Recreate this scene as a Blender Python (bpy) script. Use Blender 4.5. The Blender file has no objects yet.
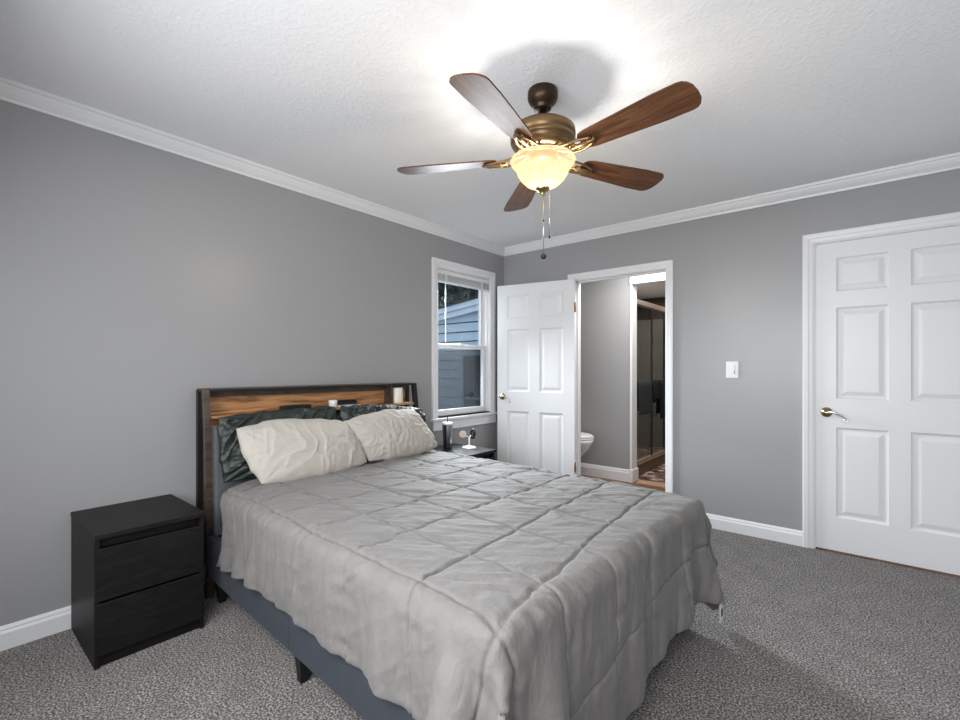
import bpy, bmesh, math, random
import numpy as np
from mathutils import Vector, Matrix, Euler

# ------------------------------------------------------------------ camera, world, light, exposure
S = bpy.context.scene
C = bpy.context.scene.collection
PI = math.pi
cd = bpy.data.cameras.new('camera'); cam = bpy.data.objects.new('camera', cd); C.objects.link(cam)
cd.sensor_width = 36.0; cd.lens = 460.0 / 960.0 * 36.0
cd.shift_y = 8.0 / 960.0; cd.clip_start = 0.02
cam.location = (2.857, -3.827, 1.216)
cam.rotation_euler = (PI / 2, 0, math.radians(39.7))
S.camera = cam
S.view_settings.view_transform = 'Standard'
S.view_settings.look = 'None'
S.view_settings.gamma = 1.0
S.view_settings.exposure = 0.2
S.view_settings.use_curve_mapping = False

w = bpy.data.worlds.new('world'); S.world = w; w.use_nodes = True
wn = w.node_tree.nodes; wb = wn['Background']
wb.inputs['Color'].default_value = (0.72, 0.84, 1.0, 1); wb.inputs['Strength'].default_value = 1.1


def light(name, kind, loc, energy, color=(1, 1, 1), rot=(0, 0, 0), size=None, size_y=None, radius=None, spread=None):
    ld = bpy.data.lights.new(name, kind); o = bpy.data.objects.new(name, ld); C.objects.link(o)
    ld.energy = energy; ld.color = color; o.location = loc; o.rotation_euler = rot
    if kind == 'AREA':
        ld.shape = 'RECTANGLE'; ld.size = size; ld.size_y = size_y
        if spread: ld.spread = spread
    if radius is not None: ld.shadow_soft_size = radius
    return o


# daylight entering through the window beside the open door (faces +x into the room)
light('daylight_side_window', 'AREA', (-0.20, -0.64, 1.50), 80, (0.88, 0.94, 1.0), (0, -math.radians(58), -math.radians(24)), 1.0, 0.5, spread=math.radians(115))
# added fill light at an invented window opening behind the camera (faces +y)
light('rear_fill_light', 'AREA', (2.15, -4.22, 1.45), 80, (0.97, 0.98, 1.0), (PI / 2 - 0.5, 0, 0), 2.3, 1.3)
# bathroom ceiling lamp
light('bathroom_lamp', 'AREA', (1.35, 0.5, 2.40), 26, (1, 0.98, 0.95), (0, 0, 0), 0.3, 0.3)
light('shower_downlight', 'AREA', (1.35, 2.45, 2.26), 9, (1, 0.95, 0.9), (0, 0, 0), 0.16, 0.16)
light('shower_fill_light', 'AREA', (0.45, 2.2, 2.26), 20, (1, 0.97, 0.93), (0, 0, 0), 0.3, 0.3)  # added fill without a fixture, brightens the shower behind the glass
LAMP_W = 18


# ------------------------------------------------------------------ materials
def mat(name, col, rough=0.5, metal=0.0, spec=None, sheen=0.0, coat=0.0):
    m = bpy.data.materials.new(name); m.use_nodes = True
    b = m.node_tree.nodes['Principled BSDF']
    b.inputs['Base Color'].default_value = (*col, 1); b.inputs['Roughness'].default_value = rough
    b.inputs['Metallic'].default_value = metal
    if spec is not None: b.inputs['Specular IOR Level'].default_value = spec
    if sheen: b.inputs['Sheen Weight'].default_value = sheen; b.inputs['Sheen Roughness'].default_value = 0.4
    if coat: b.inputs['Coat Weight'].default_value = coat
    return m


def N(m, t, **kw):
    n = m.node_tree.nodes.new(t)
    for k, v in kw.items():
        if k in n.inputs: n.inputs[k].default_value = v
        else: setattr(n, k, v)
    return n


def L(m, a, b): m.node_tree.links.new(a, b)


def P(m): return m.node_tree.nodes['Principled BSDF']


def coords(m, scale=(1, 1, 1), rot=(0, 0, 0)):
    tc = N(m, 'ShaderNodeTexCoord'); mp = N(m, 'ShaderNodeMapping')
    mp.inputs['Scale'].default_value = scale; mp.inputs['Rotation'].default_value = rot
    L(m, tc.outputs['Object'], mp.inputs['Vector'])
    return mp.outputs['Vector']


def noise(m, vec, scale, detail=3, rough=0.5, dist=0.0):
    n = N(m, 'ShaderNodeTexNoise'); n.inputs['Scale'].default_value = scale; n.inputs['Detail'].default_value = detail
    n.inputs['Roughness'].default_value = rough; n.inputs['Distortion'].default_value = dist
    L(m, vec, n.inputs['Vector']); return n.outputs['Fac']


def ramp(m, fac, stops):
    r = N(m, 'ShaderNodeValToRGB'); e = r.color_ramp.elements
    while len(e) < len(stops): e.new(0.5)
    for i, (p, c) in enumerate(stops):
        e[i].position = p; e[i].color = (*c, 1)
    L(m, fac, r.inputs['Fac']); return r.outputs['Color']


def bump(m, h, strength, dist=0.01):
    b = N(m, 'ShaderNodeBump'); b.inputs['Strength'].default_value = strength; b.inputs['Distance'].default_value = dist
    L(m, h, b.inputs['Height'])
    p = P(m).inputs['Normal']
    if p.links: L(m, p.links[0].from_socket, b.inputs['Normal'])
    L(m, b.outputs['Normal'], p); return b


M = {}
M['wall'] = mat('grey_wall_paint', (0.315, 0.315, 0.318), 0.33, spec=0.5)
bump(M['wall'], noise(M['wall'], coords(M['wall']), 90, 3), 0.12, 0.002)
bump(M['wall'], noise(M['wall'], coords(M['wall']), 5, 2), 0.15, 0.01)
M['ceil'] = mat('textured_ceiling_paint', (0.86, 0.86, 0.865), 0.8)
v = coords(M['ceil']); bump(M['ceil'], ramp(M['ceil'], noise(M['ceil'], v, 55, 3, 0.55, 0.4), [(0.46, (0, 0, 0)), (0.66, (1, 1, 1))]), 0.3, 0.003)
M['trim'] = mat('white_trim_paint', (0.74, 0.74, 0.745), 0.35)
M['door'] = mat('white_door_paint', (0.72, 0.72, 0.725), 0.38)
M['carpet'] = mat('speckled_carpet', (0.2, 0.19, 0.185), 0.95, spec=0.1, sheen=0.25)
m = M['carpet']; v = coords(m)
n1 = noise(m, v, 125, 3, 0.8); n2 = noise(m, v, 9, 3, 0.6)
c1 = ramp(m, n1, [(0.41, (0.008, 0.0065, 0.006)), (0.5, (0.135, 0.119, 0.110)), (0.59, (0.56, 0.51, 0.475))])
c2 = ramp(m, n2, [(0.3, (0.72, 0.72, 0.72)), (0.7, (1.0, 1.0, 1.0))])
mx = N(m, 'ShaderNodeMix', data_type='RGBA', blend_type='MULTIPLY'); mx.inputs[0].default_value = 1.0
L(m, c1, mx.inputs[6]); L(m, c2, mx.inputs[7]); L(m, mx.outputs[2], P(m).inputs['Base Color'])
bump(m, n1, 1.0, 0.012)


def fabric(name, col, rough=0.75, sheen=0.2, vary=0.06, wr=0.25, ws=(9, 9, 9), weave=0.1):
    m = mat(name, col, rough, sheen=sheen, spec=0.3); v = coords(m, ws)
    n = noise(m, v, 1.0, 4, 0.55, 1.2)
    lo = tuple(c * (1 - vary) for c in col); hi = tuple(min(1, c * (1 + vary)) for c in col)
    L(m, ramp(m, n, [(0.35, lo), (0.65, hi)]), P(m).inputs['Base Color'])
    bump(m, n, wr, 0.02)
    bump(m, noise(m, coords(m), 260, 2), weave, 0.001)
    return m


M['comforter'] = fabric('warm_grey_comforter', (0.168, 0.160, 0.152), 0.72, 0.12, 0.04, 0.30, (14, 14, 9))
P(M['comforter']).inputs['Specular IOR Level'].default_value = 0.15
bump(M['comforter'], noise(M['comforter'], coords(M['comforter'], (75, 17, 20), (0, 0, 0.5)), 1.0, 3, 0.5, 0.8), 0.28, 0.008)
bump(M['comforter'], noise(M['comforter'], coords(M['comforter'], (20, 70, 16), (0, 0, 0.3)), 1.0, 3, 0.5, 0.8), 0.2, 0.008)
M['cream'] = fabric('cream_cotton', (0.43, 0.40, 0.355), 0.7, 0.15, 0.04, 0.15)
M['green'] = fabric('dark_green_satin', (0.014, 0.021, 0.018), 0.52, 0.0, 0.25, 0.2, (7, 7, 7), 0.02)
P(M['green']).inputs['Specular IOR Level'].default_value = 0.5
M['sheet'] = fabric('charcoal_sheet', (0.055, 0.057, 0.062), 0.5, 0.1, 0.1, 0.5)
M['slate'] = fabric('slate_blue_upholstery', (0.036, 0.043, 0.055), 0.85, 0.1, 0.06, 0.05)
M['padgrey'] = fabric('grey_upholstery', (0.10, 0.11, 0.118), 0.6, 0.1, 0.06, 0.05)
M['black'] = mat('black_metal', (0.012, 0.011, 0.011), 0.45, 0.3)
M['blackplastic'] = mat('black_plastic', (0.01, 0.01, 0.01), 0.4)
M['whiteplastic'] = mat('white_plastic', (0.75, 0.75, 0.74), 0.35)
M['creamplastic'] = mat('cream_wax', (0.72, 0.68, 0.58), 0.5)
M['chrome'] = mat('chrome', (0.75, 0.75, 0.76), 0.15, 1.0)
M['steel'] = mat('brushed_steel', (0.42, 0.42, 0.42), 0.28, 1.0)
M['brass'] = mat('antique_brass', (0.42, 0.32, 0.14), 0.25, 1.0)
M['bronze'] = mat('aged_bronze', (0.05, 0.03, 0.017), 0.38, 0.75)
M['fanmetal'] = mat('antique_gold_metal', (0.20, 0.125, 0.06), 0.38, 0.8)
M['hinge'] = mat('copper_hinge', (0.25, 0.12, 0.05), 0.4, 0.8)
M['porcelain'] = mat('porcelain', (0.8, 0.8, 0.79), 0.12)
M['pinkdisc'] = mat('beige_silicone', (0.62, 0.5, 0.43), 0.5)


def wood(name, stops, scale=(1, 14, 14), rough=0.4, plank=None, bmp=0.08):
    m = mat(name, stops[0][1], rough); v = coords(m, scale)
    n = noise(m, v, 2.2, 6, 0.62, 1.4)
    L(m, ramp(m, n, stops), P(m).inputs['Base Color']); bump(m, n, bmp, 0.004)
    return m


M['rustic'] = wood('rustic_oak_boards', [(0.30, (0.10, 0.042, 0.016)), (0.48, (0.33, 0.155, 0.06)), (0.7, (0.52, 0.28, 0.125))], (9, 1.2, 16), 0.5)
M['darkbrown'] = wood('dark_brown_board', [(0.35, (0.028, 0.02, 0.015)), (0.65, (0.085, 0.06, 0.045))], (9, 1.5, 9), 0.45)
M['blackwood'] = wood('black_brown_wood', [(0.35, (0.003, 0.0028, 0.0026)), (0.7, (0.011, 0.0095, 0.0088))], (20, 3, 20), 0.5, bmp=0.3)
P(M['blackwood']).inputs['Specular IOR Level'].default_value = 0.3
M['blade'] = wood('walnut_blade', [(0.3, (0.035, 0.016, 0.009)), (0.52, (0.115, 0.048, 0.022)), (0.75, (0.21, 0.095, 0.042))], (1.6, 22, 22), 0.42)
P(M['blade']).inputs['Specular IOR Level'].default_value = 0.2
M['bathwood'] = wood('brown_wood_floor', [(0.3, (0.06, 0.028, 0.014)), (0.7, (0.28, 0.14, 0.08))], (3, 20, 20), 0.35)
M['oakstrip'] = wood('oak_threshold', [(0.3, (0.35, 0.20, 0.13)), (0.7, (0.55, 0.36, 0.25))], (3, 20, 20), 0.4)
M['bronzewood'] = mat('brushed_bronze_frame', (0.36, 0.25, 0.18), 0.4, 0.4)
M['mosaic'] = mat('mosaic_floor', (0.2, 0.12, 0.08), 0.4)
m = M['mosaic']; vo = N(m, 'ShaderNodeTexVoronoi'); vo.inputs['Scale'].default_value = 16
L(m, coords(m), vo.inputs['Vector'])
L(m, ramp(m, vo.outputs['Color'], [(0.2, (0.03, 0.017, 0.012)), (0.55, (0.16, 0.085, 0.055)), (0.85, (0.5, 0.42, 0.36))]), P(m).inputs['Base Color'])
M['curb'] = mat('brown_stone_curb', (0.12, 0.068, 0.042), 0.4)
M['showerwall'] = mat('greige_shower_wall', (0.25, 0.225, 0.205), 0.35)
M['darkwall'] = mat('dark_brown_tile', (0.05, 0.03, 0.02), 0.4)
M['siding'] = mat('pale_blue_siding', (0.50, 0.60, 0.70), 0.55)
M['extwhite'] = mat('exterior_white_paint', (0.68, 0.76, 0.85), 0.5)
M['darkglass'] = mat('dark_window_glass', (0.015, 0.02, 0.028), 0.08)
M['shingle'] = mat('dark_shingles', (0.03, 0.035, 0.04), 0.8)
M['leaf'] = mat('dark_leaves', (0.022, 0.05, 0.045), 0.6)
M['bark'] = mat('bark', (0.04, 0.03, 0.025), 0.9)
M['grass'] = mat('lawn_ground', (0.05, 0.07, 0.04), 0.9)
M['towelgrey'] = fabric('grey_towel', (0.02, 0.021, 0.024), 0.95, 0.0)
M['towelblack'] = fabric('black_towel', (0.005, 0.005, 0.007), 0.95, 0.0)


def glassmat(name, tint, refl, transp_w=1.0):
    m = bpy.data.materials.new(name); m.use_nodes = True; nt = m.node_tree; nt.nodes.clear()
    o = nt.nodes.new('ShaderNodeOutputMaterial'); mi = nt.nodes.new('ShaderNodeMixShader')
    t = nt.nodes.new('ShaderNodeBsdfTransparent'); t.inputs['Color'].default_value = (*tint, 1)
    g = nt.nodes.new('ShaderNodeBsdfGlossy'); g.inputs['Roughness'].default_value = 0.03
    f = nt.nodes.new('ShaderNodeLayerWeight'); f.inputs['Blend'].default_value = 0.5
    pw = nt.nodes.new('ShaderNodeMath'); pw.operation = 'POWER'; pw.inputs[1].default_value = 4.0
    ma = nt.nodes.new('ShaderNodeMath'); ma.operation = 'MULTIPLY_ADD'; ma.inputs[1].default_value = 0.8; ma.inputs[2].default_value = refl
    nt.links.new(f.outputs['Facing'], pw.inputs[0]); nt.links.new(pw.outputs[0], ma.inputs[0]); nt.links.new(ma.outputs[0], mi.inputs[0]); nt.links.new(t.outputs[0], mi.inputs[1]); nt.links.new(g.outputs[0], mi.inputs[2])
    nt.links.new(mi.outputs[0], o.inputs['Surface']); return m


M['pane'] = glassmat('window_pane_glass', (0.93, 0.96, 0.97), 0.03)
M['showerglass'] = glassmat('shower_glass', (0.72, 0.74, 0.73), 0.06)
# insect screen: half-open dark mesh
m = bpy.data.materials.new('insect_screen'); m.use_nodes = True; nt = m.node_tree; b = nt.nodes['Principled BSDF']
b.inputs['Base Color'].default_value = (0.04, 0.045, 0.05, 1); b.inputs['Alpha'].default_value = 0.52; b.inputs['Roughness'].default_value = 0.8
M['screen'] = m
# frosted bowl: scatters and lets the bulb's light out; the lit glass glows
m = bpy.data.materials.new('frosted_amber_glass'); m.use_nodes = True; nt = m.node_tree; nt.nodes.clear()
o = nt.nodes.new('ShaderNodeOutputMaterial'); mi = nt.nodes.new('ShaderNodeMixShader'); ad = nt.nodes.new('ShaderNodeAddShader')
t = nt.nodes.new('ShaderNodeBsdfTransparent'); t.inputs['Color'].default_value = (1.0, 0.86, 0.62, 1)
tr = nt.nodes.new('ShaderNodeBsdfTranslucent'); tr.inputs['Color'].default_value = (0.05, 0.034, 0.016, 1)
em = nt.nodes.new('ShaderNodeEmission'); em.inputs['Color'].default_value = (1.0, 0.76, 0.44, 1); em.inputs['Strength'].default_value = 0.62
mi.inputs[0].default_value = 0.45
nt.links.new(t.outputs[0], mi.inputs[1]); nt.links.new(tr.outputs[0], mi.inputs[2])
nt.links.new(mi.outputs[0], ad.inputs[0]); nt.links.new(em.outputs[0], ad.inputs[1]); nt.links.new(ad.outputs[0], o.inputs['Surface'])
M['bowl'] = m


def emis(name, col, s):
    m = bpy.data.materials.new(name); m.use_nodes = True; b = m.node_tree.nodes['Principled BSDF']
    b.inputs['Emission Color'].default_value = (*col, 1); b.inputs['Emission Strength'].default_value = s
    return m


M['lamp_on'] = emis('lit_diffuser', (1, 0.98, 0.95), 2.5)


# ------------------------------------------------------------------ geometry helpers
class MB:
    def __init__(s): s.v = []; s.f = []; s.sm = []

    def add(s, vs, fs, smooth=False):
        k = len(s.v); s.v += [tuple(map(float, p)) for p in vs]
        for f in fs: s.f.append([i + k for i in f]); s.sm.append(smooth)
        return s

    def box(s, a, b):
        x0, x1 = sorted((a[0], b[0])); y0, y1 = sorted((a[1], b[1])); z0, z1 = sorted((a[2], b[2]))
        vs = [(x0, y0, z0), (x1, y0, z0), (x1, y1, z0), (x0, y1, z0), (x0, y0, z1), (x1, y0, z1), (x1, y1, z1), (x0, y1, z1)]
        return s.add(vs, [(0, 3, 2, 1), (4, 5, 6, 7), (0, 1, 5, 4), (1, 2, 6, 5), (2, 3, 7, 6), (3, 0, 4, 7)])

    def loft(s, rings, closed=True, cap=True, smooth=True):
        n = len(rings[0]); vs = [p for r in rings for p in r]; fs = []
        for i in range(len(rings) - 1):
            for j in range(n if closed else n - 1):
                a = i * n + j; b = i * n + (j + 1) % n
                fs.append((a, b, b + n, a + n))
        s.add(vs, fs, smooth)
        if cap:
            s.add(rings[0], [tuple(range(n))[::-1]]); s.add(rings[-1], [tuple(range(n))])
        return s

    def lathe(s, prof, c=(0, 0, 0), n=40, cap=False):
        rings = [[(c[0] + r * math.cos(2 * PI * j / n), c[1] + r * math.sin(2 * PI * j / n), c[2] + z) for j in range(n)] for r, z in prof]
        return s.loft(rings, True, cap)

    def tube(s, pts, r, n=10, cap=True):
        pts = [Vector(p) for p in pts]; rr = r if isinstance(r, (list, tuple)) else [r] * len(pts)
        rings = []; up = None
        for i, p in enumerate(pts):
            d = (pts[min(i + 1, len(pts) - 1)] - pts[max(i - 1, 0)]).normalized()
            if up is None: up = Vector((0, 0, 1)) if abs(d.z) < 0.9 else Vector((1, 0, 0))
            a = d.cross(up).normalized(); b = a.cross(d).normalized(); up = b
            rings.append([tuple(p + a * rr[i] * math.cos(2 * PI * j / n) + b * rr[i] * math.sin(2 * PI * j / n)) for j in range(n)])
        return s.loft(rings, True, cap)

    def prism(s, poly, z0, z1, axis='z', smooth=False):
        def q(p, z):
            return {'z': (p[0], p[1], z), 'x': (z, p[0], p[1]), 'y': (p[0], z, p[1])}[axis]
        return s.loft([[q(p, z0) for p in poly], [q(p, z1) for p in poly]], True, True, smooth)

    def build(s, name, m, parent=None, bevel=0.0, seg=2, loc=None, rot=None, autosm=None):
        me = bpy.data.meshes.new(name); me.from_pydata(s.v, [], s.f)
        me.polygons.foreach_set('use_smooth', s.sm)
        bm = bmesh.new(); bm.from_mesh(me)
        if any(s.sm): bmesh.ops.remove_doubles(bm, verts=bm.verts, dist=1e-6)
        bmesh.ops.recalc_face_normals(bm, faces=bm.faces); bm.to_mesh(me); bm.free()
        me.materials.append(m)
        o = bpy.data.objects.new(name, me); C.objects.link(o)
        if parent is not None: o.parent = parent
        if loc is not None: o.location = loc
        if rot is not None: o.rotation_euler = rot
        if bevel:
            b = o.modifiers.new('bevel', 'BEVEL'); b.width = bevel; b.segments = seg; b.limit_method = 'ANGLE'; b.angle_limit = math.radians(40)
            b.harden_normals = False
        return o


def empty(name, loc=(0, 0, 0), rz=0):
    o = bpy.data.objects.new(name, None); C.objects.link(o); o.location = loc; o.rotation_euler = (0, 0, rz); o.empty_display_size = 0.1
    return o


def tag(o, label, cat=None, group=None):
    o['label'] = label
    if cat: o['category'] = cat
    if group: o['group'] = group
    return o


def struct(o):
    o['kind'] = 'structure'; return o


def copy_tree(o, parent=None):
    c = o.copy(); C.objects.link(c); c.parent = parent
    for ch in list(o.children): copy_tree(ch, c)
    return c


def rng(seed): return np.random.RandomState(seed)


def vnoise(x, y, seed=0):
    """smooth value noise in [-1, 1]"""
    r = rng(seed).rand(256, 256) * 2 - 1
    xi = np.floor(x).astype(int); yi = np.floor(y).astype(int); fx = x - xi; fy = y - yi
    fx = fx * fx * (3 - 2 * fx); fy = fy * fy * (3 - 2 * fy)
    a = r[xi % 256, yi % 256]; b = r[(xi + 1) % 256, yi % 256]; c = r[xi % 256, (yi + 1) % 256]; d = r[(xi + 1) % 256, (yi + 1) % 256]
    return (a * (1 - fx) + b * fx) * (1 - fy) + (c * (1 - fx) + d * fx) * fy


def grid_mesh(name, Pm, m, parent=None, solid=0.0, extra=None):
    nu, nv, _ = Pm.shape
    idx = np.arange(nu * nv).reshape(nu, nv)
    f = np.stack([idx[:-1, :-1], idx[1:, :-1], idx[1:, 1:], idx[:-1, 1:]], -1).reshape(-1, 4)
    me = bpy.data.meshes.new(name); me.from_pydata(Pm.reshape(-1, 3).tolist(), [], f.tolist())
    me.polygons.foreach_set('use_smooth', [True] * len(me.polygons)); me.materials.append(m)
    o = bpy.data.objects.new(name, me); C.objects.link(o)
    if parent is not None: o.parent = parent
    if solid:
        s = o.modifiers.new('thickness', 'SOLIDIFY'); s.thickness = solid; s.offset = -1
    return o


# ------------------------------------------------------------------ room shell
CZ = 2.45; XR = 3.85; YR = -4.15


def wall_with_holes(name, axis, p0, p1, a0, a1, holes, m, z0=0.0, z1=CZ):
    """axis 'x': wall lies in plane x between p0..p1, runs a0..a1 along y. holes = (a0,a1,z0,z1)"""
    mb = MB(); cuts = sorted({a0, a1} | {h[0] for h in holes} | {h[1] for h in holes})
    for u, w_ in zip(cuts[:-1], cuts[1:]):
        segs = [(z0, z1)]
        for h in holes:
            if h[0] <= u + 1e-6 and h[1] >= w_ - 1e-6:
                ns = []
                for (s, e) in segs:
                    if h[2] > s: ns.append((s, min(e, h[2])))
                    if h[3] < e: ns.append((max(s, h[3]), e))
                segs = ns
        for (s, e) in segs:
            if e - s > 1e-6:
                if axis == 'x': mb.box((p0, u, s), (p1, w_, e))
                else: mb.box((u, p0, s), (w_, p1, e))
    o = mb.build(name, m)
    return struct(o)


T = 0.12
WY0, WY1, WZ0, WZ1 = -0.985, -0.22, 0.785, 2.11       # side window opening
wall_with_holes('wall_left', 'x', -T, 0.0, YR - T, 0.0, [(WY0, WY1, WZ0, WZ1)], M['wall'])
wall_with_holes('wall_back', 'y', 0.0, T, -T, XR + T, [(0.797, 1.652, 0.0, 2.035), (2.60, 3.47, 0.0, 2.065)], M['wall'])
wall_with_holes('wall_right', 'x', XR, XR + T, YR - T, 0.0, [], M['wall'])
wall_with_holes('wall_rear', 'y', YR - T, YR, 0.0, XR, [(0.95, 3.35, 0.75, 2.15)], M['wall'])
struct(MB().box((0, YR, -0.1), (XR, 0, 0.0)).build('floor', M['carpet']))
struct(MB().box((-T, YR - T, CZ), (XR + T, T, CZ + 0.1)).build('ceiling', M['ceil']))

# baseboards (profile: depth d, height z)
BPROF = [(0, 0), (0.016, 0), (0.016, 0.072), (0.011, 0.082), (0.011, 0.090), (0.005, 0.102), (0, 0.102)]


def base_y(name, x0, x1, y, sgn):   # runs along x on plane y, sticks out sgn*y
    struct(MB().prism([(y + sgn * d, z) for d, z in BPROF], x0, x1, 'x').build(name, M['trim']))


def base_x(name, y0, y1, x, sgn):
    mb = MB(); mb.loft([[(x + sgn * d, yy, z) for d, z in BPROF] for yy in (y0, y1)], True, True, False)
    struct(mb.build(name, M['trim']))


base_x('baseboard_left', YR, 0, 0, 1)
mb = MB()
for (x0, x1) in ((0.0, 0.753), (1.696, 2.545), (3.535, XR)):
    mb.loft([[(xx, -d, z) for d, z in BPROF] for xx in (x0, x1)], True, True, False)
struct(mb.build('baseboard_back', M['trim']))
base_x('baseboard_right', YR, 0, XR, -1)
mb = MB(); mb.loft([[(xx, YR + d, z) for d, z in BPROF] for xx in (0, XR)], True, True, False)
struct(mb.build('baseboard_rear', M['trim']))

# crown moulding all round, mitred
CP = [(0.0, 2.372), (0.010, 2.372), (0.014, 2.384), (0.022, 2.390), (0.036, 2.402), (0.050, 2.420), (0.056, 2.432), (0.066, 2.436), (0.070, 2.45), (0.0, 2.45)]
rings = []
for (x, y, sx, sy) in ((0, YR, 1, 1), (0, 0, 1, -1), (XR, 0, -1, -1), (XR, YR, -1, 1), (0, YR, 1, 1)):
    rings.append([(x + sx * d * 0.76, y + sy * d * 0.76, z) for d, z in CP])
struct(MB().loft(rings, True, False, False).build('trim_1', M['trim']))


# casings (mitred profile around three sides)
def casing(name, axis, plane, sgn, a0, a1, ztop, wdt=0.068, legs_to=0.0):
    prof = [(0, 0), (0, 0.008), (0.012, 0.013), (0.030, 0.015), (0.036, 0.019), (wdt - 0.008, 0.021), (wdt, 0.018), (wdt, 0)]
    mb = MB()

    def pt(a, z, d): return (a, plane + sgn * d, z) if axis == 'y' else (plane + sgn * d, a, z)
    rings = [[pt(a0 - o, legs_to, d) for o, d in prof], [pt(a0 - o, ztop + o, d) for o, d in prof],
             [pt(a1 + o, ztop + o, d) for o, d in prof], [pt(a1 + o, legs_to, d) for o, d in prof]]
    mb.loft(rings, True, True, False)
    return struct(mb.build(name, M['trim']))


casing('trim_2', 'y', 0.0, -1, 0.815, 1.634, 2.020, 0.062)      # bathroom doorway
casing('trim_3', 'y', 0.0, -1, 2.612, 3.458, 2.052, 0.066)      # closed door
casing('trim_4', 'x', 0.0, 1, -0.968, -0.235, 2.100, 0.072, 0.775)
# jambs
mb = MB()
for (x0, x1, zt) in ((0.797, 1.652, 2.035), (2.60, 3.47, 2.065)):
    j = 0.018
    mb.box((x0, 0.0, 0), (x0 + j, T, zt)); mb.box((x1 - j, 0.0, 0), (x1, T, zt)); mb.box((x0 + j, 0.0, zt - j), (x1 - j, T, zt))
    mb.box((x0 + j, 0.045, 0), (x0 + j + 0.01, 0.08, zt - j)); mb.box((x1 - j - 0.01, 0.045, 0), (x1 - j, 0.08, zt - j)) if x0 < 2 else None
    mb.box((x0 + j, 0.045 if x0 < 2 else 0.06, zt - j - 0.01), (x1 - j, 0.08, zt - j))
struct(mb.build('trim_5', M['trim']))
# window stool and apron
mb = MB()
mb.prism([(-0.10, 0.752), (0.035, 0.752), (0.040, 0.758), (0.040, 0.768), (0.035, 0.775), (-0.10, 0.775)], 0, 1, 'x')
mb = MB().box((-0.10, -1.052, 0.752), (0.040, -0.135, 0.775))
mb.box((0, -1.035, 0.668), (0.017, -0.152, 0.752)); mb.box((0, -1.035, 0.668), (0.022, -0.152, 0.682))
struct(mb.build('trim_6', M['trim'], bevel=0.004))


# ------------------------------------------------------------------ six panel doors
def panel_door(name, W, H, z0, label_handle, mirror=False):
    """slab in local coords: x 0..W, faces y=0 (front) and y=.035, bottom at z0"""
    root = empty(name); root['kind'] = 'structure'
    st = 0.108; mid = (W - 2 * st) * 0.0 + 0.10
    pw = (W - 2 * st - mid) / 2
    cols = [(st, st + pw), (W - st - pw, W - st)]
    rows = [(0.232, 0.825), (1.013, 1.613), (1.72, 1.942)]
    rows = [(a + (H - 2.045), b + (H - 2.045)) if H < 2.03 else (a, b) for a, b in rows]
    mb = MB(); xs = sorted({0, W} | {c for p in cols for c in p}); zs = sorted({z0, H} | {c for p in rows for c in p})
    for i in range(len(xs) - 1):
        for k in range(len(zs) - 1):
            hole = any(abs(xs[i] - c[0]) < 1e-6 for c in cols) and any(abs(zs[k] - r[0]) < 1e-6 for r in rows)
            if not hole: mb.box((xs[i], 0, zs[k]), (xs[i + 1], 0.035, zs[k + 1]))
    for c in cols:
        for r in rows:
            def rect(ins, y): return [(c[0] + ins, y, r[0] + ins), (c[1] - ins, y, r[0] + ins), (c[1] - ins, y, r[1] - ins), (c[0] + ins, y, r[1] - ins)]
            for f in (lambda d: d, lambda d: 0.035 - d):
                mb.loft([rect(0, f(0.0)), rect(0.006, f(0.007)), rect(0.014, f(0.0105)), rect(0.022, f(0.0105)), rect(0.046, f(0.0035)), rect(0.052, f(0.003))], True, False, False)
                mb.add(rect(0.052, f(0.003)), [(0, 1, 2, 3)])
    mb.build('door_panel', M['door'], root)
    return root


def lever(root, x, y, z, sgn, direction, m1, m2):
    mb = MB()
    prof = [(0.0, 0.0), (0.033, 0.0), (0.033, 0.004), (0.028, 0.010), (0.016, 0.016), (0.012, 0.02), (0.012, 0.045), (0.014, 0.05), (0.0, 0.052)]
    n = 24
    mb.loft([[(x + r * math.cos(2 * PI * j / n), y + sgn * d, z + r * math.sin(2 * PI * j / n)) for j in range(n)] for r, d in prof], True, False)
    o = mb.build('door_rosette', m1, root); o['label'] = 'round brass rosette'
    pts = []
    for i in range(22):
        t = i / 21
        px = x + direction * (0.10 * t); pz = z + 0.012 * math.sin(t * PI * 1.6 + 0.3) - 0.006 + (-0.018 * max(0, t - 0.8) / 0.2)
        pts.append((px, y + sgn * (0.045 + 0.006 * math.sin(t * PI)), pz))
    e = pts[-1]
    for i in range(1, 9):
        a = i / 8 * PI * 1.4
        pts.append((e[0] - direction * 0.010 * math.sin(a), e[1], e[2] - 0.009 * (1 - math.cos(a))))
    o = MB().tube(pts, [0.0085 - 0.0045 * min(1, i / 22) for i in range(len(pts))], 10).build('door_lever', m2, root)
    o['label'] = 'curled silver lever'


d2 = panel_door('door_2', 0.835, 2.045, 0.012, '')
d2.location = (2.619, 0.004, 0)
lever(d2, 0.057, 0.0, 0.922, -1, 1, M['brass'], M['chrome'])
MB().box((-0.0085, -0.003, 0.895), (-0.001, 0.01, 0.955)).build('strike_plate', M['brass'], d2)
struct(MB().box((2.618, -0.004, 0.0), (3.452, 0.035, 0.008)).build('trim_7', M['bathwood']))

d1 = panel_door('door_1', 0.775, 2.02, 0.012, '')
# open leaf hinged on the left jamb, swung back towards the corner
hx, hy = 0.853, -0.052
vec = Vector((0.085 - hx, -0.205 - hy, 0)); ang = math.atan2(vec.y, vec.x)
d1.location = (hx, hy, 0); d1.rotation_euler = (0, 0, ang)
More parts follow.
